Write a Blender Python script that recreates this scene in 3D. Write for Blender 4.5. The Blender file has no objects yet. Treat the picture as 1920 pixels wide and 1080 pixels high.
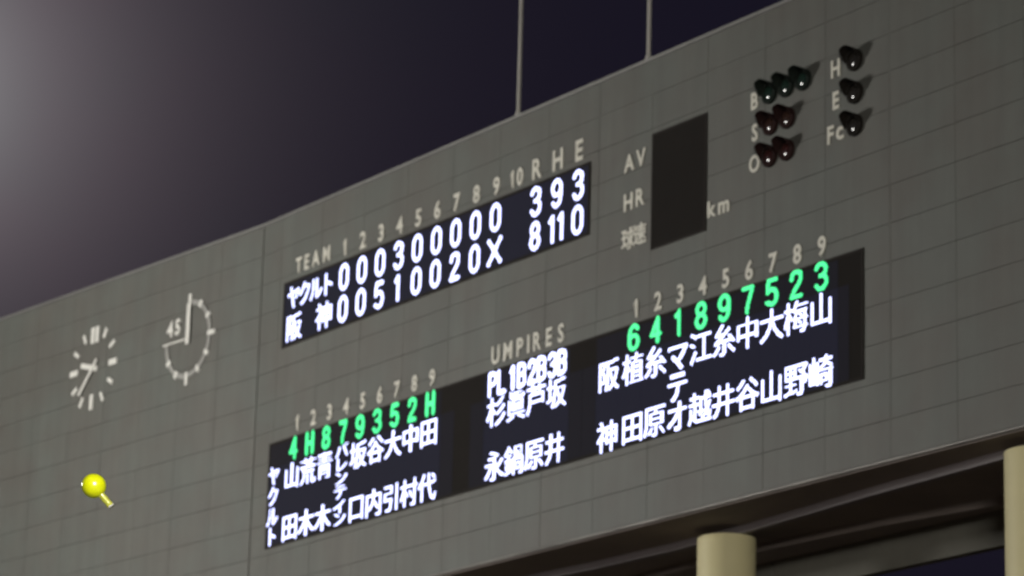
import bpy, bmesh, math, random
import numpy as np
from mathutils import Vector, Matrix
random.seed(7)
S = bpy.context.scene
COL = S.collection
PI = math.pi

# ------------------------------------------------------------------ camera
PITCH, ROLL = 0.27158622, 0.02650852
cam = bpy.data.cameras.new('camera'); cam_o = bpy.data.objects.new('camera', cam); COL.objects.link(cam_o)
cp, sp, cr, sr = math.cos(PITCH), math.sin(PITCH), math.cos(ROLL), math.sin(ROLL)
F = Vector((0, cp, sp)); U = Vector((0, -sp, cp)); X = Vector((1, 0, 0))
X2 = cr*X + sr*U; U2 = -sr*X + cr*U
m = Matrix((X2, U2, -F)).transposed().to_4x4(); m.translation = Vector((0, 0, 4))
cam_o.matrix_world = m
cam.sensor_width = 36; cam.lens = 6500/1920*36
cam.clip_start = 0.5; cam.clip_end = 3000
cam.dof.use_dof = True; cam.dof.focus_distance = 43; cam.dof.aperture_fstop = 1.5
S.camera = cam_o
S.view_settings.view_transform = 'Standard'; S.view_settings.look = 'None'
S.view_settings.exposure = 0; S.view_settings.gamma = 1; S.view_settings.use_curve_mapping = False
S.cycles.max_bounces = 6

# ------------------------------------------------------------------ night sky
W = bpy.data.worlds.new('World'); S.world = W; W.use_nodes = True
nt = W.node_tree; nt.nodes.clear()
def nn(t, tree=nt, **k):
    n = tree.nodes.new(t)
    for a, b in k.items(): setattr(n, a, b)
    return n
wo = nn('ShaderNodeOutputWorld')
sky = nn('ShaderNodeTexSky', sky_type='NISHITA', sun_disc=False)
sky.sun_elevation = math.radians(-4); sky.sun_rotation = math.radians(60)
b1 = nn('ShaderNodeBackground'); b1.inputs[1].default_value = 0.03
nt.links.new(sky.outputs[0], b1.inputs[0])
# city-night sky and the glow of the floodlit air to the left
tc = nn('ShaderNodeTexCoord')
dot = nn('ShaderNodeVectorMath', operation='DISTANCE'); dot.inputs[1].default_value = (-0.180, 0.932, 0.3175)
nt.links.new(tc.outputs['Generated'], dot.inputs[0])
m1 = nn('ShaderNodeMath', operation='MULTIPLY'); m1.inputs[1].default_value = -1/0.0385
nt.links.new(dot.outputs['Value'], m1.inputs[0])
m2 = nn('ShaderNodeMath', operation='EXPONENT'); nt.links.new(m1.outputs[0], m2.inputs[0])
ns = nn('ShaderNodeTexNoise'); ns.inputs['Scale'].default_value = 14; ns.inputs['Detail'].default_value = 2
nt.links.new(tc.outputs['Generated'], ns.inputs[0])
mixc = nn('ShaderNodeMix', data_type='RGBA')
mixc.inputs['A'].default_value = (0.41, 0.34, 0.365, 1); mixc.inputs['B'].default_value = (0.385, 0.36, 0.37, 1)
mr = nn('ShaderNodeMapRange'); mr.inputs[1].default_value = .35; mr.inputs[2].default_value = .65
nt.links.new(ns.outputs[0], mr.inputs[0]); nt.links.new(mr.outputs[0], mixc.inputs['Factor'])
b2 = nn('ShaderNodeBackground'); nt.links.new(mixc.outputs['Result'], b2.inputs[0]); nt.links.new(m2.outputs[0], b2.inputs[1])
b3 = nn('ShaderNodeBackground'); b3.inputs[0].default_value = (0.0066, 0.0052, 0.0122, 1); b3.inputs[1].default_value = 1
a1 = nn('ShaderNodeAddShader'); a2 = nn('ShaderNodeAddShader')
nt.links.new(b1.outputs[0], a1.inputs[0]); nt.links.new(b2.outputs[0], a1.inputs[1])
nt.links.new(a1.outputs[0], a2.inputs[0]); nt.links.new(b3.outputs[0], a2.inputs[1])
nt.links.new(a2.outputs[0], wo.inputs[0])

sun = bpy.data.lights.new('moon', 'SUN'); sun.energy = 0.02; sun.color = (.8, .87, 1); sun.angle = math.radians(.5)
so = bpy.data.objects.new('moon', sun); COL.objects.link(so)
so.rotation_euler = (math.radians(50), 0, math.radians(-40))

# ------------------------------------------------------------------ materials
def mat(name, col, rough=.6, metal=0, var=0.0, rnd=0.0, nscale=3.0, bump=0.0, spec=.5, emis=None, estr=0, tint=None, streak=0):
    M = bpy.data.materials.new(name); M.use_nodes = True
    t = M.node_tree; b = t.nodes['Principled BSDF']
    b.inputs['Base Color'].default_value = (*col, 1); b.inputs['Roughness'].default_value = rough
    b.inputs['Metallic'].default_value = metal; b.inputs['Specular IOR Level'].default_value = spec
    if emis: b.inputs['Emission Color'].default_value = (*emis, 1); b.inputs['Emission Strength'].default_value = estr
    if var or rnd or bump:
        tcn = nn('ShaderNodeTexCoord', t)
        geo = nn('ShaderNodeNewGeometry', t)
        n = nn('ShaderNodeTexNoise', t); n.inputs['Scale'].default_value = nscale; n.inputs['Detail'].default_value = 5
        n.inputs['Roughness'].default_value = .6
        t.links.new(geo.outputs['Position'], n.inputs[0])
        n2 = nn('ShaderNodeTexNoise', t); n2.inputs['Scale'].default_value = .55; n2.inputs['Detail'].default_value = 3
        t.links.new(geo.outputs['Position'], n2.inputs[0])
        oi = nn('ShaderNodeObjectInfo', t)
        def lin(src, amp, add):
            x = nn('ShaderNodeMath', t, operation='MULTIPLY_ADD'); x.inputs[1].default_value = amp; x.inputs[2].default_value = add
            t.links.new(src, x.inputs[0]); return x.outputs[0]
        v1 = lin(n.outputs[0], var*2, 1-var)
        v2 = lin(oi.outputs['Random'], rnd*2, 1-rnd)
        v3 = lin(n2.outputs[0], var*3, 1-var*1.5)
        if streak:
            mp = nn('ShaderNodeMapping', t); mp.inputs['Scale'].default_value = (2.6, 2.6, .16)
            t.links.new(geo.outputs['Position'], mp.inputs[0])
            n3 = nn('ShaderNodeTexNoise', t); n3.inputs['Scale'].default_value = 1.0; n3.inputs['Detail'].default_value = 4
            t.links.new(mp.outputs[0], n3.inputs[0])
            v4 = lin(n3.outputs[0], streak*4, 1-streak*2)
            pm = nn('ShaderNodeMath', t, operation='MULTIPLY'); t.links.new(v3, pm.inputs[0]); t.links.new(v4, pm.inputs[1]); v3 = pm.outputs[0]
        p1 = nn('ShaderNodeMath', t, operation='MULTIPLY'); t.links.new(v1, p1.inputs[0]); t.links.new(v2, p1.inputs[1])
        p2 = nn('ShaderNodeMath', t, operation='MULTIPLY'); t.links.new(p1.outputs[0], p2.inputs[0]); t.links.new(v3, p2.inputs[1])
        mx = nn('ShaderNodeMix', t, data_type='RGBA')
        mx.inputs['A'].default_value = (*col, 1); mx.inputs['B'].default_value = (*(tint or col), 1)
        t.links.new(lin(n2.outputs[0], 3.5, -1.25), mx.inputs['Factor'])
        sc = nn('ShaderNodeVectorMath', t, operation='SCALE')
        t.links.new(mx.outputs['Result'], sc.inputs[0]); t.links.new(p2.outputs[0], sc.inputs['Scale'])
        t.links.new(sc.outputs[0], b.inputs['Base Color'])
        if bump:
            bp = nn('ShaderNodeBump', t); bp.inputs['Strength'].default_value = bump; bp.inputs['Distance'].default_value = .02
            t.links.new(n.outputs[0], bp.inputs['Height']); t.links.new(bp.outputs[0], b.inputs['Normal'])
    return M
M_wall = mat('cladding', (.092, .088, .076), .66, streak=.09, var=.10, rnd=.025, nscale=1.1, bump=.05, tint=(.084, .088, .077))
M_joint = mat('joint_sealant', (.086, .082, .071), .9, var=.15)
M_coping = mat('coping_metal', (.26, .255, .24), .45, metal=.6, var=.15, nscale=4, bump=.1)
M_flash = mat('drip_metal', (.15, .142, .13), .46, metal=.6, var=.5, nscale=.5, bump=.5)
M_soffit = mat('soffit_paint', (.175, .145, .130), .8, var=.1, bump=.05)
M_beam = mat('beam_paint', (.15, .13, .132), .6, var=.1)
M_back = mat('rear_concrete', (.13, .125, .105), .85, var=.12, bump=.1)
M_column = mat('column_paint', (.60, .54, .31), .5, var=.05, nscale=1.2, bump=.04)
M_white = mat('raised_letter_paint', (.58, .56, .48), .5, var=.06)
M_dial = mat('dial_bar_paint', (.62, .61, .56), .45, var=.04)
M_board = mat('display_face', (.0155, .0135, .012), .85, var=.08, spec=.08)
M_halo = mat('text_halo_face', (.011, .011, .012), .85, spec=.08, emis=(.34, .34, .80), estr=.021)  # faint emission paints the bluish halo around the lit characters
M_halo2 = mat('faint_halo_face', (.013, .012, .012), .85, spec=.08, emis=(.36, .36, .75), estr=.010)  # weaker painted halo, for the fade beside and above the names
M_frame = mat('display_frame', (.024, .021, .019), .85, var=.1, spec=.08)
M_pole = mat('pole_paint', (.42, .40, .36), .45, metal=.2, var=.08)
M_hood = mat('hood_black', (.012, .010, .008), .85, var=.1, spec=.1)
M_hoodg = mat('hood_green_black', (.010, .014, .011), .85, var=.1, spec=.1)
M_hoodr = mat('hood_red_black', (.020, .009, .008), .85, var=.1, spec=.1)
M_lens = {'green': mat('lens_green', (.010, .022, .016), .17, spec=.9), 'amber': mat('lens_amber', (.028, .014, .010), .17, spec=.9),
          'red': mat('lens_red', (.026, .008, .007), .17, spec=.9), 'smoke': mat('lens_smoke', (.018, .016, .014), .17, spec=.9)}
M_led = mat('led_white', (.3, .3, .3), .5, emis=(.52, .56, 1.0), estr=3.0)
M_ledg = mat('led_green', (.05, .3, .1), .5, emis=(.035, .93, .30), estr=1.25)
M_ground = mat('infield_dirt', (.13, .10, .085), .95, var=.2)
M_steel = mat('mast_steel', (.25, .26, .27), .5, metal=.5, var=.1)
M_lamp = mat('floodlight_lens', (.8, .8, .8), .3, emis=(1, .97, .88), estr=30)

# ------------------------------------------------------------------ helpers
TC, TW = 0.97053455, 0.89503408
O0 = Vector((-7.52513578, 100.51154943, 0))
def frame(theta): 
    return Matrix.Translation(O0) @ Matrix.Rotation(-theta, 4, 'Z')
FC, FW = frame(TC), frame(TW)          # local x along the wall, local -y out of the wall, z up

def box(bm, x0, x1, y0, y1, z0, z1):
    vs = [bm.verts.new((x, y, z)) for x in (x0, x1) for y in (y0, y1) for z in (z0, z1)]
    for f in ((0,1,3,2), (4,6,7,5), (0,4,5,1), (2,3,7,6), (0,2,6,4), (1,5,7,3)):
        bm.faces.new([vs[i] for i in f])
def mk(name, bm, material, parent=None, smooth=False, bevel=0):
    bmesh.ops.recalc_face_normals(bm, faces=bm.faces)
    if bevel:
        bmesh.ops.bevel(bm, geom=bm.edges[:], offset=bevel, segments=1, affect='EDGES')
    me = bpy.data.meshes.new(name); bm.to_mesh(me); bm.free()
    if smooth:
        for p in me.polygons: p.use_smooth = True
    me.materials.append(material)
    return link(name, me, parent)
def link(name, me, parent=None):
    o = bpy.data.objects.new(name, me); COL.objects.link(o)
    if parent: o.parent = parent
    return o
def thing(name, label, cat, fr=None, u=0, v=0, w=0, group=None):
    o = bpy.data.objects.new(name, None); COL.objects.link(o); o.empty_display_size = .3
    if fr is not None: o.matrix_world = fr @ Matrix.Translation((u, -w, v))
    o['label'] = label; o['category'] = cat
    if group: o['group'] = group
    return o
def lathe(bm, prof, seg=24, axis='z', off=(0, 0, 0), a0=0, a1=2*PI, close=False):
    full = abs(a1-a0-2*PI) < 1e-6
    n = seg if full else seg+1
    rings = []
    for r, h in prof:
        ring = []
        for i in range(n):
            a = a0+(a1-a0)*i/seg
            if axis == 'z': p = (r*math.cos(a), r*math.sin(a), h)
            else: p = (r*math.cos(a), -h, r*math.sin(a))       # 'y': profile height runs outwards from the wall
            ring.append(bm.verts.new((p[0]+off[0], p[1]+off[1], p[2]+off[2])))
        rings.append(ring)
    k = len(rings)
    for j in range(k if close else k-1):
        A, B = rings[j], rings[(j+1) % k]
        for i in range(n if full else n-1):
            bm.faces.new((A[i], A[(i+1) % n], B[(i+1) % n], B[i]))
    if not full and close:
        bm.faces.new([r[0] for r in rings]); bm.faces.new([r[-1] for r in reversed(rings)])

# glyph meshes from the built-in font ---------------------------------
_cache = {}
def raw_glyph(ch, bold, depth):
    cu = bpy.data.curves.new('glyph', 'FONT'); cu.body = ch; cu.size = 1; cu.extrude = depth/2; cu.offset = bold
    cu.resolution_u = 3; cu.align_x = 'LEFT'
    o = bpy.data.objects.new('glyph', cu); COL.objects.link(o)
    dg = bpy.context.evaluated_depsgraph_get(); dg.update()
    me = bpy.data.meshes.new_from_object(o.evaluated_get(dg))
    bpy.data.objects.remove(o)
    return me
def bbox(me):
    xs = [v.co.x for v in me.vertices]; ys = [v.co.y for v in me.vertices]
    return min(xs), max(xs), min(ys), max(ys)
def smooth(pts, k=6):
    P = [2*Vector(pts[0])-Vector(pts[1])]+[Vector(p) for p in pts]+[2*Vector(pts[-1])-Vector(pts[-2])]
    out = []
    for i in range(1, len(P)-2):
        for j in range(k):
            t = j/k
            out.append(.5*((2*P[i])+(-P[i-1]+P[i+1])*t+(2*P[i-1]-5*P[i]+4*P[i+1]-P[i+2])*t*t+(-P[i-1]+3*P[i]-3*P[i+1]+P[i+2])*t**3))
    out.append(P[-2]); return out
def ov(x0, x1, y0, y1):
    cx, rx = (x0+x1)/2, (x1-x0)/2; ry = min(.26, (y1-y0)/2)
    pts = [(cx+rx*math.cos(a), y1-ry+ry*math.sin(a)) for a in [PI*i/10 for i in range(11)]]
    pts += [(cx-rx*math.cos(a), y0+ry-ry*math.sin(a)) for a in [PI*i/10 for i in range(11)]]
    return [Vector(p) for p in pts+[pts[0]]]
L_ = lambda *p: [Vector(q) for q in p]
STROKES = {
 '0': [ov(0, 1, 0, 1)], '1': [L_((.25, .80), (.62, 1)), L_((.62, 1), (.62, 0))],
 '2': [smooth([(0, .76), (.12, .95), (.5, 1), (.9, .93), (.97, .72), (.75, .5), (.3, .25), (0, 0)]), L_((0, 0), (1, 0))],
 '3': [smooth([(0, .84), (.2, .98), (.6, 1), (.95, .88), (.95, .68), (.7, .55), (.4, .53)]), smooth([(.4, .53), (.75, .5), (1, .36), (1, .16), (.7, .01), (.3, 0), (0, .16)])],
 '4': [L_((.72, 0), (.72, 1), (0, .3), (1, .3))],
 '5': [L_((.95, 1), (.12, 1), (.05, .53)), smooth([(.05, .53), (.45, .62), (.9, .52), (1, .3), (.88, .08), (.5, 0), (0, .12)])],
 '6': [smooth([(.95, .86), (.6, 1), (.2, .92), (0, .65), (0, .3)]), ov(0, 1, 0, .58)],
 '7': [L_((0, 1), (1, 1)), smooth([(1, 1), (.72, .6), (.5, .3), (.42, 0)])],
 '8': [ov(.06, .94, .52, 1), ov(0, 1, 0, .52)],
 '9': [smooth([(.05, .14), (.4, 0), (.8, .08), (1, .35), (1, .7)]), ov(0, 1, .42, 1)],
 'H': [L_((0, 0), (0, 1)), L_((1, 0), (1, 1)), L_((0, .5), (1, .5))], 'X': [L_((0, 0), (1, 1)), L_((0, 1), (1, 0))],
 'P': [L_((0, 0), (0, 1), (.6, 1)), smooth([(.6, 1), (1, .9), (1, .6), (.6, .48)]), L_((.6, .48), (0, .48))], 'L': [L_((0, 1), (0, 0), (1, 0))],
 'B': [L_((.6, 0), (0, 0), (0, 1), (.6, 1)), smooth([(.6, 1), (.95, .9), (.95, .64), (.6, .53)]), L_((.6, .53), (0, .53)), smooth([(.6, .53), (1, .42), (1, .12), (.6, 0)])]}
def cells_mesh(on, nx, ny, cell, depth, material):
    bm = bmesh.new(); vc = {}
    def V(i, j, b):
        if (i, j, b) not in vc: vc[i, j, b] = bm.verts.new(((i-nx/2)*cell, depth/2 if b else -depth/2, (j-ny/2)*cell))
        return vc[i, j, b]
    for i, j in on:
        bm.faces.new((V(i, j, 0), V(i+1, j, 0), V(i+1, j+1, 0), V(i, j+1, 0)))
        for di, dj, a, b in ((-1, 0, (0, 1), (0, 0)), (1, 0, (1, 0), (1, 1)), (0, -1, (0, 0), (1, 0)), (0, 1, (1, 1), (0, 1))):
            if (i+di, j+dj) not in on:
                bm.faces.new((V(i+a[0], j+a[1], 0), V(i+a[0], j+a[1], 1), V(i+b[0], j+b[1], 1), V(i+b[0], j+b[1], 0)))
    me = bpy.data.meshes.new('dot_glyph_mesh'); bm.to_mesh(me); bm.free(); me.materials.append(material)
    return me
def dot_glyph(ch, w, h, rad, depth, material, cell=.032):
    key = ('dot', ch, w, h, rad, depth, material.name)
    if key in _cache: return _cache[key]
    W_, H_ = w-2*rad, h-2*rad
    if ch == '1': pass
    segs = []
    for st in STROKES[ch]:
        P = [Vector(((p.x-.5)*W_, (p.y-.5)*H_)) for p in st]
        segs += list(zip(P[:-1], P[1:]))
    def near(x, y):
        q = Vector((x, y))
        for a, b in segs:
            d = b-a; L2 = d.length_squared
            t = 0 if L2 < 1e-9 else max(0, min(1, (q-a).dot(d)/L2))
            if (q-a-d*t).length_squared <= rad*rad: return True
        return False
    nx, ny = int(w/cell)+3, int(h/cell)+3
    on = {(i, j) for i in range(nx) for j in range(ny) if near((i-nx/2+.5)*cell, (j-ny/2+.5)*cell)}
    me = cells_mesh(on, nx, ny, cell, depth, material)
    _cache[key] = me
    return me
def raster_glyph(ch, w, h, bold, depth, material, cell=.033):
    key = ('ras', ch, w, h, bold, depth, material.name)
    if key in _cache: return _cache[key]
    me = raw_glyph(ch, 0, 0)
    r = ref('cjk'); cx, cy = (r[0]+r[1])/2, (r[2]+r[3])/2
    sx = w/((r[1]-r[0])*1.06); sy = h/((r[3]-r[2])*1.06)
    co = np.array([((v.co.x-cx)*sx, (v.co.y-cy)*sy) for v in me.vertices])
    me.calc_loop_triangles()
    T = np.array([t.vertices[:] for t in me.loop_triangles])
    ec = {}
    for p in me.polygons:
        for k in p.edge_keys: ec[k] = ec.get(k, 0)+1
    E = np.array([k for k, c_ in ec.items() if c_ == 1])
    nx, ny = int(w/cell)+3, int(h/cell)+3
    gx = (np.arange(nx)-nx/2+.5)*cell; gy = (np.arange(ny)-ny/2+.5)*cell
    Q = np.array([(x, y) for x in gx for y in gy])
    a, b, c = co[T[:, 0]], co[T[:, 1]], co[T[:, 2]]
    def crs(p, q, r_): return (q[None, :, 0]-p[None, :, 0])*(r_[:, None, 1]-p[None, :, 1])-(q[None, :, 1]-p[None, :, 1])*(r_[:, None, 0]-p[None, :, 0])
    d1, d2, d3 = crs(a, b, Q), crs(b, c, Q), crs(c, a, Q)
    inside = (((d1 >= 0) & (d2 >= 0) & (d3 >= 0)) | ((d1 <= 0) & (d2 <= 0) & (d3 <= 0))).any(axis=1)
    p, q = co[E[:, 0]], co[E[:, 1]]; d = q-p; L2 = (d*d).sum(1)+1e-12
    t = np.clip((((Q[:, None]-p[None])*d[None]).sum(2))/L2, 0, 1)
    dist = np.sqrt((((Q[:, None]-p[None])-t[..., None]*d[None])**2).sum(2)).min(axis=1)
    ok = inside | (dist < bold)
    on = {(i, j) for i in range(nx) for j in range(ny) if ok[i*ny+j]}
    bpy.data.meshes.remove(me)
    me = cells_mesh(on, nx, ny, cell, depth, material)
    _cache[key] = me
    return me
def flat_one(w, h, depth, material):
    key = ('one', w, h, depth, material.name)
    if key in _cache: return _cache[key]
    s_ = h*.155
    P = [(s_*.55, -h/2), (s_*.55, h/2), (-s_*.25, h/2), (-h*.26, h*.30), (-h*.26, h*.18), (-s_*.45, h*.27), (-s_*.45, -h/2)]
    bm = bmesh.new()
    f = [bm.verts.new((x*w+.02, -depth/2, z)) for x, z in P]; b = [bm.verts.new((x*w+.02, depth/2, z)) for x, z in P]
    for i in range(7): bm.faces.new((f[i], b[i], b[(i+1) % 7], f[(i+1) % 7]))
    bmesh.ops.triangulate(bm, faces=[bm.faces.new(f)])
    me = bpy.data.meshes.new('glyph_mesh'); bm.to_mesh(me); bm.free(); me.materials.append(material)
    _cache[key] = me
    return me
_ref = {}
def ref(which):
    if which not in _ref: _ref[which] = bbox(raw_glyph('国' if which == 'cjk' else 'H', 0, 0.01))
    return _ref[which]
def glyph(ch, w, h, kind, bold, depth, material):
    """kind 'cjk': the character body fills w x h; kind 'lat': cap height h, w = width factor"""
    key = (ch, w, h, kind, bold, depth, material.name)
    if key in _cache: return _cache[key]
    me = raw_glyph(ch, bold, depth)
    x0, x1, y0, y1 = bbox(me)
    if kind == 'cjk':
        r = ref('cjk'); cx, cy = (r[0]+r[1])/2, (r[2]+r[3])/2
        sx = w/((r[1]-r[0])*1.06); sy = h/((r[3]-r[2])*1.06)
    else:
        r = ref('lat'); cx, cy = (x0+x1)/2, (r[2]+r[3])/2
        sy = h/(r[3]-r[2]+2*bold); sx = sy*w
    me.transform(Matrix(((sx, 0, 0, -cx*sx), (0, 0, -1, 0), (0, sy, 0, -cy*sy), (0, 0, 0, 1))))
    me.materials.clear(); me.materials.append(material)
    me.name = 'glyph_mesh'
    _cache[key] = me
    return me
def text(parent, name, ch, u, v, w, h, kind, bold, depth, material, out):
    if kind == 'dot': me = dot_glyph(ch, w, h, bold, depth, material)
    elif kind == 'cjk' and material is M_led: me = raster_glyph(ch, w, h, bold, depth, material)
    elif ch == '1': me = flat_one(w, h, depth, material)
    else: me = glyph(ch, w, h, kind, bold, depth, material)
    o = link(name, me, parent)
    o.location = (u, -(out+depth/2), v)
    return o

# ------------------------------------------------------------------ ground
bm = bmesh.new()
n = 24
vs = [[bm.verts.new(((i-n/2)*125, (j-n/2)*125, 0)) for j in range(n+1)] for i in range(n+1)]
for i in range(n):
    for j in range(n): bm.faces.new((vs[i][j], vs[i+1][j], vs[i+1][j+1], vs[i][j+1]))
g = mk('ground', bm, M_ground); g['kind'] = 'structure'

# ------------------------------------------------------------------ scoreboard building
VB, VT, ROWS = 21.6, 33.70, 13
RP = (VT-VB)/ROWS
bld = thing('scoreboard_building', 'huge grey panelled scoreboard wall raised on round cream columns against the night sky', 'building', FC)
wing = bpy.data.objects.new('wing_wall', None)      # set up below as a plain matrix instead
bpy.data.objects.remove(wing)
REL = FC.inverted() @ FW

pan_cache = {}
def panel_mesh(wd):
    k = round(wd, 3)
    if k not in pan_cache:
        bm = bmesh.new(); g_ = .004
        x0, x1, z0, z1 = g_, wd-g_, g_, RP-g_
        b_ = .004
        box_v = []
        f = [bm.verts.new(p) for p in ((x0+b_, 0, z0+b_), (x1-b_, 0, z0+b_), (x1-b_, 0, z1-b_), (x0+b_, 0, z1-b_))]
        s = [bm.verts.new(p) for p in ((x0, b_, z0), (x1, b_, z0), (x1, b_, z1), (x0, b_, z1))]
        t = [bm.verts.new(p) for p in ((x0, .05, z0), (x1, .05, z0), (x1, .05, z1), (x0, .05, z1))]
        bm.faces.new(f)
        for A, B in ((f, s), (s, t)):
            for i in range(4): bm.faces.new((A[i], A[(i+1) % 4], B[(i+1) % 4], B[i]))
        bmesh.ops.recalc_face_normals(bm, faces=bm.faces)
        me = bpy.data.meshes.new('wall_panel'); bm.to_mesh(me); bm.free(); me.materials.append(M_wall)
        pan_cache[k] = me
    return pan_cache[k]
stuff = bmesh.new()
def add_panel(u0, u1, row, M, single):
    me = panel_mesh(u1-u0)
    dy = random.uniform(-.003, .003)
    mt = M @ Matrix.Translation((u0, dy, VB+row*RP))
    if single:
        o = link('wall_panel', me, bld); o.matrix_local = mt
    else:
        t = me.copy(); t.transform(mt); stuff.from_mesh(t); bpy.data.meshes.remove(t)
edges = [0.02, 1.09]+[1.09+2.3*k for k in range(1, 18)]
I4 = Matrix.Identity(4)
for a, b in zip(edges[:-1], edges[1:]):
    for r in range(ROWS): add_panel(a, b, r, I4, a < 33.2)
wed = [-.02]+[-2.2-2.12*k for k in range(0, 12)]
for k, (a, b) in enumerate(zip(wed[:-1], wed[1:])):
    for r in range(ROWS): add_panel(b, a, r, REL, k < 8)
o = mk('wall_panel', stuff, M_wall, bld); o['kind'] = 'stuff'

# core wall behind the cladding: an extruded outline of both faces
UE, WE = 40.19, wed[-1]
def outline(w_front, w_back):
    pts = [REL @ Vector((WE, -w_front, 0)), Vector((0, -w_front, 0)), Vector((UE, -w_front, 0)),
           Vector((UE, -w_back, 0)), Vector((0, -w_back, 0)), REL @ Vector((WE, -w_back, 0))]
    return pts
def prism(name, pts, z0, z1, material, parent):
    bm = bmesh.new()
    lo = [bm.verts.new((p.x, p.y, z0)) for p in pts]; hi = [bm.verts.new((p.x, p.y, z1)) for p in pts]
    k = len(pts)
    for i in range(k): bm.faces.new((lo[i], lo[(i+1) % k], hi[(i+1) % k], hi[i]))
    bm.faces.new(lo); bm.faces.new(hi)
    bmesh.ops.triangulate(bm, faces=[f for f in bm.faces if len(f.verts) > 4])
    return mk(name, bm, material, parent)
prism('core_wall', outline(-.045, -4.2), VB+.02, VT-.02, M_joint, bld)
prism('coping', outline(.035, -4.25), VT, VT+.09, M_coping, bld)
prism('soffit', outline(-.03, -5.6), VB-.10, VB+.015, M_soffit, bld)
# drip flashing along the foot of the cladding: a rolled edge in lengths
def half_round(u0, u1, M):
    bm = bmesh.new(); nseg = 8; N = 6
    rows_ = []
    for i in range(N+1):
        u = u0+(u1-u0)*i/N; wob = random.uniform(-.006, .006)
        rows_.append([bm.verts.new((u, -(.0+.045*math.sin(PI*j/nseg)+wob), VB-.045*math.cos(PI*j/nseg)-.03)) for j in range(nseg+1)])
    for i in range(N):
        for j in range(nseg): bm.faces.new((rows_[i][j], rows_[i+1][j], rows_[i+1][j+1], rows_[i][j+1]))
    bmesh.ops.transform(bm, matrix=M, verts=bm.verts)
    return bm
u = 0.03
while u < UE-.1:
    mk('drip_edge', half_round(u, min(u+4.58, UE), I4), M_flash, bld, smooth=True); u += 4.6
u = 0.03
while u < -WE-.1:
    mk('drip_edge', half_round(-min(u+4.58, -WE), -u, REL), M_flash, bld, smooth=True); u += 4.6
# cover strip on the vertical joint right of the line-up display
bm = bmesh.new(); box(bm, 28.69, 28.75, -.007, .02, VB+.02, VT-.05); mk('cover_strip', bm, M_wall, bld, bevel=.006)

# curved ring beam under the soffit, on top of the columns
BP = [(-14, 2.2), (-4, 1.7), (6, 1.5), (9.9, 1.53), (11.9, 1.60), (14.7, 1.80), (18, 1.86), (21.2, 1.78), (24, 1.55), (26.5, 1.32), (30.2, 1.09), (33, .9), (38, .6)]
def strip_beam(name, pts, thick, z0, z1, material):
    bm = bmesh.new(); R_ = []
    for u_, d in pts:
        R_.append([bm.verts.new(p) for p in ((u_, d, z1), (u_, d, z0), (u_, d+thick, z0), (u_, d+thick, z1))])
    for A, B in zip(R_[:-1], R_[1:]):
        for i in range(4): bm.faces.new((A[i], B[i], B[(i+1) % 4], A[(i+1) % 4]))
    bm.faces.new(R_[0]); bm.faces.new(R_[-1][::-1])
    return mk(name, bm, material, bld)
strip_beam('ring_beam', BP, .22, VB-.298, VB-.103, M_beam)
strip_beam('inner_rib', [(12, 3.9), (16, 3.6), (20, 3.55), (24, 3.75), (28, 4.3), (30, 4.75)], .25, VB-.3, VB-.103, M_soffit)
# rear fascia wall below the soffit
bm = bmesh.new(); box(bm, 18, 41, 5.25, 5.55, VB-.98, VB-.103); mk('rear_fascia', bm, M_back, bld)
bm = bmesh.new(); box(bm, -14, 17.95, 5.25, 5.55, VB-1.6, VB-.103); mk('rear_fascia', bm, M_back, bld)
# columns
def column(u_, d):
    bm = bmesh.new()
    lathe(bm, [(.735, 0), (.735, VB-.33), (.72, VB-.30), (.0005, VB-.30)], 40)
    o = mk('column', bm, M_column, bld, smooth=False); o.location = (u_, d, 0)
    for p in o.data.polygons: p.use_smooth = abs(p.normal.z) < .3
for u_, d in ((20.28, 1.92), (32.34, 1.12), (6.6, 2.3), (-6.5, 2.7)): column(u_, d)
bm = bmesh.new(); box(bm, -10, 38, 3.0, 5.2, 0, 9.0); mk('base_block', bm, M_back, bld)

# ------------------------------------------------------------------ displays
def display(name, label, cat, u0, u1, v0, v1, nu):
    t = thing(name, label, cat, FC, u0, v0, 0)
    W_, H_ = u1-u0, v1-v0
    fw = .07
    bm = bmesh.new(); box(bm, fw, W_-fw, -.028, -.001, fw, H_-fw); mk('display_panel', bm, M_board, t)
    bm = bmesh.new()
    box(bm, 0, W_, -.036, -.001, 0, fw); box(bm, 0, W_, -.036, -.001, H_-fw, H_)
    box(bm, 0, fw, -.0355, -.001, fw, H_-fw); box(bm, W_-fw, W_, -.0355, -.001, fw, H_-fw)
    mk('frame', bm, M_frame, t)
    return t
LED_D, LED_O = .022, .032
sb = display('score_display', 'wide black display with two rows of glowing white scores under the inning numbers', 'score display', 1.37, 16.84, 29.61, 31.62, 8)
def led(t, base, name, ch, u, v, w, h, kind='dot', bold=.049, material=None):
    return text(t, name, ch, u-base[0], v-base[1], w, h, kind, bold, LED_D, material or M_led, LED_O)
B0 = (1.37, 29.61)
def halo_modules(t, base, u0, u1, v0, v1, pitch, material=None):  # thin plates added behind the text to carry its painted glow
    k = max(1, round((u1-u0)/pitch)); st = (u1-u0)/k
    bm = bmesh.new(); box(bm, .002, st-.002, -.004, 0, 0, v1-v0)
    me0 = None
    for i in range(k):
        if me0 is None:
            o = mk('halo_module', bm, material or M_halo, t); me0 = o.data
        else: o = link('halo_module', me0, t)
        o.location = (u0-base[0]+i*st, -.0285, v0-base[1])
halo_modules(sb, B0, 1.46, 16.75, 29.70, 31.53, .966)
DG = lambda k: 4.77+.966*k
for k, ch in enumerate('000300000'): led(sb, B0, 'score_digit', ch, DG(k), 31.09, .46, .80)
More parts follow.
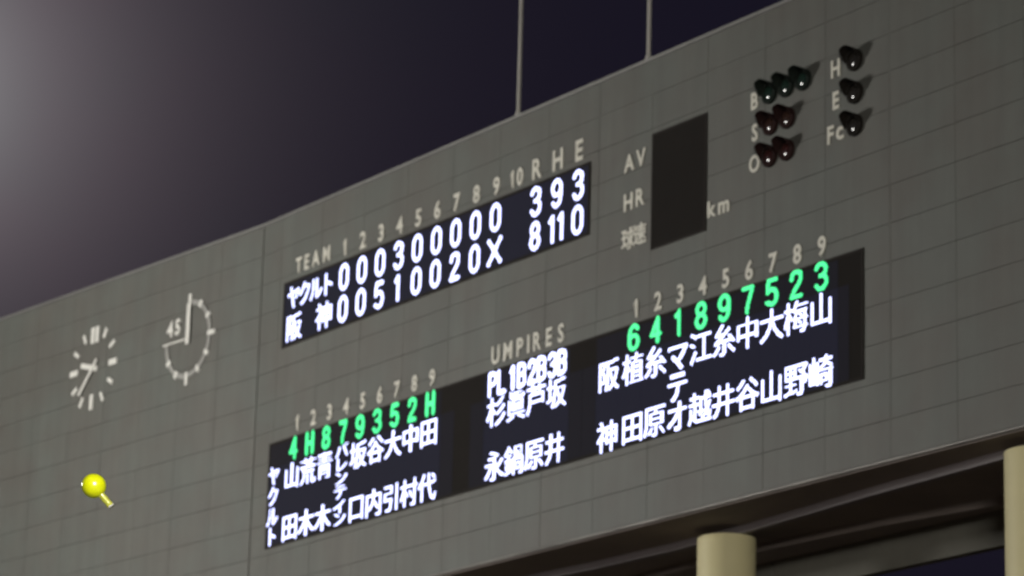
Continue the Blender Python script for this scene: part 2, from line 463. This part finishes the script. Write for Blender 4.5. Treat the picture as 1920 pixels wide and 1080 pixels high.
for k, ch in enumerate('00510020X'): led(sb, B0, 'score_digit', ch, DG(k), 30.13, .46 if ch != 'X' else .66, .80 if ch != 'X' else .76)
for k, ch in zip((10, 11, 12), '393'): led(sb, B0, 'score_digit', ch, DG(k)-.03, 31.09, .46, .80)
led(sb, B0, 'score_digit', '8', DG(10)-.03, 30.13, .46, .80)
led(sb, B0, 'score_digit', '1', DG(11)-.22, 30.13, .46, .80)
led(sb, B0, 'score_digit', '1', DG(11)+.20, 30.13, .46, .80)
led(sb, B0, 'score_digit', '0', DG(12)-.03, 30.13, .46, .80)
for u_, ch in zip((1.98, 2.60, 3.23, 3.86), 'ヤクルト'): led(sb, B0, 'team_character', ch, u_, 31.06, .66, .74, 'cjk', .0)
for u_, ch in zip((2.05, 3.74), '阪神'): led(sb, B0, 'team_character', ch, u_, 30.13, .82, .80, 'cjk', .0)

lb = display('lineup_display', 'long black lower display glowing with white players names and green position numbers', 'line-up display', .93, 27.8, 23.64, 26.80, 12)
B1 = (.93, 23.64)
R0, R1, R2 = 26.43, 25.60, 24.07
halo_modules(lb, B1, 1.02, 10.1, 23.72, 26.02, .9)
halo_modules(lb, B1, 12.2, 16.1, 23.72, 26.70, .9)
halo_modules(lb, B1, 17.3, 26.9, 23.72, 26.02, .925)
for u0_, u1_ in ((10.105, 10.75), (11.55, 12.195), (16.105, 16.69), (16.70, 17.295), (26.905, 27.3)): halo_modules(lb, B1, u0_, u1_, 23.72, 26.02, 1, M_halo2)
for u0_, u1_, p_ in ((1.02, 10.1, .9), (17.3, 26.9, .925)): halo_modules(lb, B1, u0_, u1_, 26.025, 26.70, p_, M_halo2)
GL = lambda k: 2.34+.9025*k
GR = lambda k: 18.90+.925*k
for k, ch in enumerate('4H879352H'): led(lb, B1, 'position_digit', ch, GL(k), R0, .42, .68, bold=.05, material=M_ledg)
for k, ch in enumerate('641897523'): led(lb, B1, 'position_digit', ch, GR(k), R0, .46, .70, bold=.052, material=M_ledg)
NL = ['山田', '荒木', '青木', None, '坂口', '谷内', '大引', '中村', '田代']
NR = ['植田', '糸原', None, '江越', '糸井', '中谷', '大山', '梅野', '山崎']
for k, nme in enumerate(NL):
    if nme:
        for v_, ch in zip((R1, R2), nme): led(lb, B1, 'name_character', ch, GL(k)-.03, v_, .80, .78, 'cjk', .0)
for k, nme in enumerate(NR):
    if nme:
        for v_, ch in zip((R1, R2), nme): led(lb, B1, 'name_character', ch, GR(k), v_, .84, .80, 'cjk', .0)
for j, ch in enumerate('バレンティン'):
    led(lb, B1, 'name_character', ch, GL(3)-.02, 25.88-.395*j, .66 if ch != 'ィ' else .8, .44 if ch != 'ィ' else .5, 'cjk', .0)
for v_, ch in zip((25.56, 24.78, 24.02), 'マテオ'): led(lb, B1, 'name_character', ch, GR(2), v_, .80, .80, 'cjk', .008)
for j, ch in enumerate('ヤクルト'): led(lb, B1, 'team_character', ch, 1.30, 25.76-.605*j, .60, .60, 'cjk', .0)
for v_, ch in zip((25.62, 24.02), '阪神'): led(lb, B1, 'team_character', ch, 17.85, v_, .84, .82, 'cjk', .0)
for k, (s, n1, n2) in enumerate((('PL', '杉', '永'), ('1B', '眞', '鍋'), ('2B', '芦', '原'), ('3B', '坂', '井'))):
    uc = 12.80+.918*k
    led(lb, B1, 'umpire_letter', s[0], uc-.21, R0-.03, .38, .68, bold=.05); led(lb, B1, 'umpire_letter', s[1], uc+.22, R0-.03, .38, .68, bold=.05)
    led(lb, B1, 'name_character', n1, uc, 25.60, .82, .80, 'cjk', .0)
    led(lb, B1, 'name_character', n2, uc-.03, 24.12, .82, .80, 'cjk', .0)
sd = display('speed_display', 'dark unlit nearly square display between the AV HR lettering and km', 'display', 19.54, 21.80, 28.59, 31.68, 1)

# ------------------------------------------------------------------ raised lettering on the wall
def lettering(name, label, items, fr=FC, cat='lettering', group=None, out=.0, depth=.028, material=None, bold=.024):
    u0, v0 = items[0][1], items[0][2]
    t = thing(name, label, cat, fr, u0, v0, 0, group)
    for it in items:
        ch, u_, v_, wf, h = it[:5]; kind = it[5] if len(it) > 5 else 'lat'
        pn = 'numeral' if ch.isdigit() else 'letter'
        text(t, pn, ch, u_-u0, v_-v0, wf, h, kind, bold, depth, material or M_white, out+.006)
    return t
HV = 31.99
lettering('team_lettering', 'raised pale word TEAM above the left end of the score display',
          [(c, u_, HV+.03, .86, .46) for c, u_ in zip('TEAM', (2.17, 2.62, 3.13, 3.72))])
it = [(str(k+1), 4.74+.968*k, HV, .95, .50) for k in range(9)]
it += [('1', 13.25, HV, .85, .50), ('0', 13.60, HV, .85, .50), ('R', 14.40, 32.02, .92, .56), ('H', 15.36, 32.03, .92, .58), ('E', 16.33, 32.05, .92, .58)]
lettering('inning_lettering', 'row of raised pale inning numbers and R H E above the score display', it)
lettering('order_lettering', 'raised pale numbers 1 to 9 above the left third of the line-up display',
          [(str(k+1), 2.47+.89*k, 27.17, .9, .46) for k in range(9)], group='batting order numbers')
lettering('order_lettering', 'raised pale numbers 1 to 9 above the right third of the line-up display',
          [(str(k+1), 18.96+.918*k, 27.18, .95, .48) for k in range(9)], group='batting order numbers')
lettering('umpires_lettering', 'raised pale word UMPIRES above the middle of the line-up display',
          [(c, u_, 27.20, .86, .50) for c, u_ in zip('UMPIRES', (12.67, 13.25, 13.81, 14.20, 14.60, 15.14, 15.68))])
lettering('average_lettering', 'raised pale letters AV beside the upper left edge of the dark unlit display', [('A', 18.56, 31.15, .92, .46), ('V', 19.06, 31.17, .92, .46)])
lettering('homerun_lettering', 'raised pale letters HR beside the middle left edge of the dark unlit display', [('H', 18.55, 30.10, .95, .46), ('R', 19.05, 30.12, .95, .46)])
lettering('speed_lettering', 'raised pale Japanese characters beside the lower left edge of the dark unlit display', [('球', 18.56, 29.10, .50, .56, 'cjk'), ('速', 19.05, 29.12, .50, .56, 'cjk')], bold=.02)
lettering('unit_lettering', 'raised pale small letters km right of the dark unlit display', [('k', 22.04, 29.10, 1.1, .42), ('m', 22.52, 29.10, 1.02, .44)])

# ------------------------------------------------------------------ count lamps with their letters
for ch, u_, v_, word in (('B', 23.71, 31.48, 'left of the three topmost lamps'), ('S', 23.73, 30.66, 'left of the middle pair of lamps'),
                         ('O', 23.72, 29.86, 'left of the lowest pair of lamps'), ('H', 26.80, 31.49, 'left of the top lamp of the right-hand column'),
                         ('E', 26.82, 30.68, 'left of the middle lamp of the right-hand column')):
    lettering('lamp_letter', 'single raised pale letter %s %s' % (ch, word), [(ch, u_, v_, .85, .44)], cat='letter', group='letters beside the count lamps')
lettering('lamp_letter', 'raised pale letters F and small c left of the lowest lamp of the right-hand column',
          [('F', 26.62, 29.86, .9, .44), ('c', 26.96, 29.895, 1.0, .47)], cat='letter', group='letters beside the count lamps')

def make_lamp(hm, lm):
    t = thing('count_lamp', '', 'signal lamp')
    bm = bmesh.new()
    lathe(bm, [(.27, .002), (.27, .07), (.255, .085), (.175, .085), (.17, .05), (.0005, .045)], 24, 'y')
    mk('housing', bm, hm, t, smooth=False)
    bm = bmesh.new()
    # visor: open underneath, longer at the top
    seg = 22; prof = []
    a0, a1 = math.radians(-5), math.radians(185)
    rows_ = []
    for i in range(seg+1):
        a = a0+(a1-a0)*i/seg
        L = .085+.30*max(.06, min(1, (math.sin(a)+.1)/.9))
        rows_.append([bm.verts.new((r*math.cos(a), -h, r*math.sin(a))) for r, h in ((.275, .08), (.29, L), (.278, L), (.263, .08))])
    for A, B in zip(rows_[:-1], rows_[1:]):
        for i in range(4): bm.faces.new((A[i], B[i], B[(i+1) % 4], A[(i+1) % 4]))
    bm.faces.new(rows_[0]); bm.faces.new(rows_[-1][::-1])
    mk('hood', bm, hm, t)
    bm = bmesh.new()
    lathe(bm, [(.17, .05)]+[(.165*math.cos(a), .055+.045*math.sin(a)) for a in [math.radians(x) for x in (0, 18, 36, 54, 72, 89.5)]], 24, 'y')
    mk('lens', bm, lm, t, smooth=True)
    return t
def copy_tree(o):
    c = o.copy(); COL.objects.link(c)
    for ch in o.children:
        d = ch.copy(); COL.objects.link(d); d.parent = c
    return c
lamps = [
 ('green', [(24.30, 31.52, 'leftmost of the three unlit lamps in the top row beside the letter B'), (24.95, 31.52, 'middle one of the three unlit lamps in the top row beside the letter B'), (25.60, 31.52, 'rightmost of the three unlit lamps in the top row beside the letter B')]),
 ('amber', [(24.34, 30.70, 'left lamp of the unlit pair beside the letter S'), (25.0, 30.70, 'right lamp of the unlit pair beside the letter S')]),
 ('red', [(24.32, 29.89, 'left lamp of the unlit pair beside the letter O'), (24.98, 29.89, 'right lamp of the unlit pair beside the letter O')]),
 ('smoke', [(27.52, 31.50, 'single dark hooded lamp beside the lone letter H near the wall top'), (27.52, 30.68, 'single dark hooded lamp beside the lone letter E'), (27.52, 29.87, 'single dark hooded lamp beside the letters F and c')])]
for kind, lst in lamps:
    hm = {'green': M_hoodg, 'amber': M_hoodr, 'red': M_hoodr, 'smoke': M_hood}[kind]
    base = make_lamp(hm, M_lens[kind])
    for i, (u_, v_, lab) in enumerate(lst):
        o = base if i == 0 else copy_tree(base)
        o.matrix_world = FC @ Matrix.Translation((u_, -.001, v_))
        o['label'] = lab; o['group'] = 'hooded count lamps on the wall'

# ------------------------------------------------------------------ clock and interval dial on the left wing
def bar(parent, name, cx, cz, L, wd, ang, out, th, material, shift=0):
    """bar of length L, width wd, its long axis at clock angle ang (clockwise from 12); centre (cx,cz)"""
    bm = bmesh.new(); box(bm, -wd/2, wd/2, -(out+th), -out, -L/2, L/2)
    bmesh.ops.transform(bm, matrix=Matrix.Translation((cx, 0, cz)) @ Matrix.Rotation(ang, 4, 'Y'), verts=bm.verts)
    return mk(name, bm, material, parent, bevel=.008)
ck = thing('wall_clock', 'round clock of loose white bars and two hands on the grey left wing', 'clock', FW, -9.24, 30.97)
for k in range(12):
    a = k*PI/6
    Lm, wd = (.50, .19) if k in (6,) else ((.46, .19) if k in (3, 9) else (.34, .135))
    if k == 0:
        for s in (-.13, .13): bar(ck, 'hour_marker', s, 1.35-.26, .52, .20, 0, .003, .05, M_dial)
        continue
    r = 1.38-Lm/2
    bar(ck, 'hour_marker', r*math.sin(a), r*math.cos(a), Lm, wd, a, .003, .05, M_dial)
am = math.radians(223)
bar(ck, 'minute_hand', .38*math.sin(am), .38*math.cos(am), 1.42, .11, am, .055, .03, M_dial)
ah = math.radians(285)
bar(ck, 'hour_hand', .27*math.sin(ah), .27*math.cos(ah), 1.0, .17, ah, .02, .03, M_dial)
bm = bmesh.new(); lathe(bm, [(.10, .003), (.10, .095), (.0005, .10)], 16, 'y'); mk('hub', bm, M_dial, ck)

td = thing('interval_dial', 'three-quarter ring dial numbered 45 with one thick upright hand on the left wing', 'timer dial', FW, -3.82, 30.90)
RR = 1.17
bm = bmesh.new(); seg = 54
rows_ = []
for i in range(seg+1):
    a = (i/seg)*1.5*PI
    rows_.append([bm.verts.new((r*math.sin(a), y, r*math.cos(a))) for r, y in ((RR-.075, -.003), (RR-.075, -.045), (RR+.075, -.045), (RR+.075, -.003))])
for A, B in zip(rows_[:-1], rows_[1:]):
    for i in range(4): bm.faces.new((A[i], B[i], B[(i+1) % 4], A[(i+1) % 4]))
bm.faces.new(rows_[0]); bm.faces.new(rows_[-1][::-1])
mk('ring', bm, mat('ring_paint', (.26, .255, .235), .5, var=.15, nscale=6), td)
for k in range(10):
    a = k*PI/6
    L_ = .40 if k in (0, 3, 6) else .24
    if k == 9: continue
    bar(td, 'tick', (RR+.02+(L_-.24)*.4)*math.sin(a), (RR+.02+(L_-.24)*.4)*math.cos(a), L_, .15, a, .004, .045, M_dial)
bar(td, 'hand', 0, .49, 1.30, .19, 0, .05, .03, M_dial)
bar(td, 'index_line', -.78, .03, 1.22, .055, PI/2, .004, .05, M_dial)
for ch, x_ in (('4', -1.02), ('5', -.60)): text(td, 'numeral', ch, x_, .50, .95, .50, 'lat', .03, .05, M_dial, .004)

# ------------------------------------------------------------------ flag poles on the roof edge
def make_pole():
    t = thing('flag_pole', '', 'pole')
    bm = bmesh.new(); lathe(bm, [(.058, 0), (.055, 4), (.055, 9), (.0005, 9.02)], 16); mk('pole', bm, M_pole, t, smooth=True)
    bm = bmesh.new(); lathe(bm, [(.12, 0), (.12, .04), (.09, .05), (.085, .14), (.068, .15)], 16); mk('foot', bm, M_pole, t)
    bm = bmesh.new()
    bmesh.ops.create_uvsphere(bm, u_segments=14, v_segments=8, radius=.14, matrix=Matrix.Translation((0, 0, 9.1))); mk('finial', bm, M_pole, t, smooth=True)
    return t
pl = make_pole()
for i, (u_, lab) in enumerate(((13.24, 'thin pale pole on the roof edge above the score display, the left one'), (19.13, 'thin pale pole on the roof edge above the dark unlit display'),
                               (24.85, 'pole on the roof edge above the three topmost lamps, only its foot in view'))):
    o = pl if i == 0 else copy_tree(pl)
    o.matrix_world = FC @ Matrix.Translation((u_, .12, VT+.09))
    o['label'] = lab; o['group'] = 'poles along the roof edge'

# ------------------------------------------------------------------ balloon in the air
bl = thing('balloon', 'glossy yellow round balloon with a limp tail floating before the left wing', 'balloon')
bl.location = (-3.929, 32.324, 10.937); bl.scale = (0.7333,)*3
def latex(name, col, sss):
    M = bpy.data.materials.new(name); M.use_nodes = True; t = M.node_tree; b = t.nodes['Principled BSDF']
    b.inputs['Base Color'].default_value = (*col, 1); b.inputs['Roughness'].default_value = .3
    b.inputs['Subsurface Weight'].default_value = .9; b.inputs['Subsurface Radius'].default_value = (.2, .2, .02); b.inputs['Subsurface Scale'].default_value = .6
    b.inputs['Coat Weight'].default_value = 1; b.inputs['Coat Roughness'].default_value = .22
    tr = nn('ShaderNodeBsdfTranslucent', t); tr.inputs[0].default_value = (*col, 1)
    mx = nn('ShaderNodeMixShader', t); mx.inputs[0].default_value = sss*.4
    t.links.new(b.outputs[0], mx.inputs[1]); t.links.new(tr.outputs[0], mx.inputs[2])
    t.links.new(mx.outputs[0], t.nodes['Material Output'].inputs[0]); return M
bm = bmesh.new()
R = .158
prof = [(.0005, R*1.03)]+[(R*math.sin(a)*(1 if a < 2.2 else 1-.02*(a-2.2)), R*1.03*math.cos(a)) for a in [math.radians(x) for x in range(10, 161, 10)]]
prof += [(.030, -R*1.04)]
lathe(bm, prof, 32)
tilt = Matrix.Rotation(math.radians(-42), 4, 'Y')
bmesh.ops.transform(bm, matrix=tilt, verts=bm.verts)
M_bal = latex('yellow_latex', (.84, 1.0, .006), .3)
mk('skin', bm, M_bal, bl, smooth=True)
bm = bmesh.new()
lathe(bm, [(.048, -R*.98), (.042, -R*1.2), (.046, -R*1.5), (.041, -R*1.8), (.048, -R*2.15), (.034, -R*2.2)], 14)
bmesh.ops.transform(bm, matrix=tilt, verts=bm.verts)
mk('tail', bm, latex('limp_latex', (.66, .70, .10), .3), bl, smooth=True)
bm = bmesh.new()
lathe(bm, [(.046, -R*2.2), (.048, -R*2.32), (.036, -R*2.32), (.034, -R*2.2)], 14, close=True)
bmesh.ops.transform(bm, matrix=tilt, verts=bm.verts)
mk('mouthpiece', bm, M_dial, bl)

# ------------------------------------------------------------------ floodlight masts of the stadium (left of the frame)
def mast(loc, target, power, label, size=9, color=(1, .965, .87)):
    t = thing('floodlight_mast', label, 'floodlight'); t.location = (loc[0], loc[1], 0)
    d = Vector(target)-Vector(loc); az = math.atan2(d.y, d.x)+PI/2
    t.rotation_euler = (0, 0, az)
    H = loc[2]
    bm = bmesh.new(); lathe(bm, [(.9, 0), (.45, H-3.5)], 16); o = mk('mast', bm, M_steel, t, smooth=True)
    bm = bmesh.new()
    for r in range(5): box(bm, -size/2, size/2, .3, .45, H-3+r*1.4, H-2.85+r*1.4)
    for s in (-size/2+.2, 0, size/2-.2): box(bm, s-.1, s+.1, .455, .6, H-3.4, H+3)
    mk('rack', bm, M_steel, t)
    bm = bmesh.new(); lathe(bm, [(.02, .0), (.35, .05), (.42, .3), (.42, .5), (.38, .5), (.001, .42)], 12, 'y', off=(0, .2, 0)); lo = mk('floodlight', bm, M_lamp, t)
    me = lo.data
    first = True
    for r in range(5):
        for c in range(8):
            q = lo if first else link('floodlight', me, t)
            first = False
            q.location = (-size/2+.6+c*(size-1.2)/7, 0, H-2.9+r*1.4)
    L = bpy.data.lights.new('floodlight_beam', 'AREA'); L.shape = 'RECTANGLE'; L.size = size; L.size_y = 6; L.energy = power; L.color = color
    lo2 = bpy.data.objects.new('floodlight_beam', L); COL.objects.link(lo2)
    lo2.parent = t
    lo2.location = (0, -.9, H)
    dl = d.normalized(); tl = Vector((0, -math.hypot(dl.x, dl.y), dl.z))
    lo2.rotation_euler = tl.to_track_quat('-Z', 'Y').to_euler()
mast((-41, 90, 27), (-8, 98, 27), 10300, 'tall steel mast with a bank of floodlights, left of the scoreboard', color=(1, .98, .94))
mast((5, -9, 20), (4, 84, 22), 24000, 'steel mast with a bank of floodlights, behind the stands', color=(1, .965, .89))
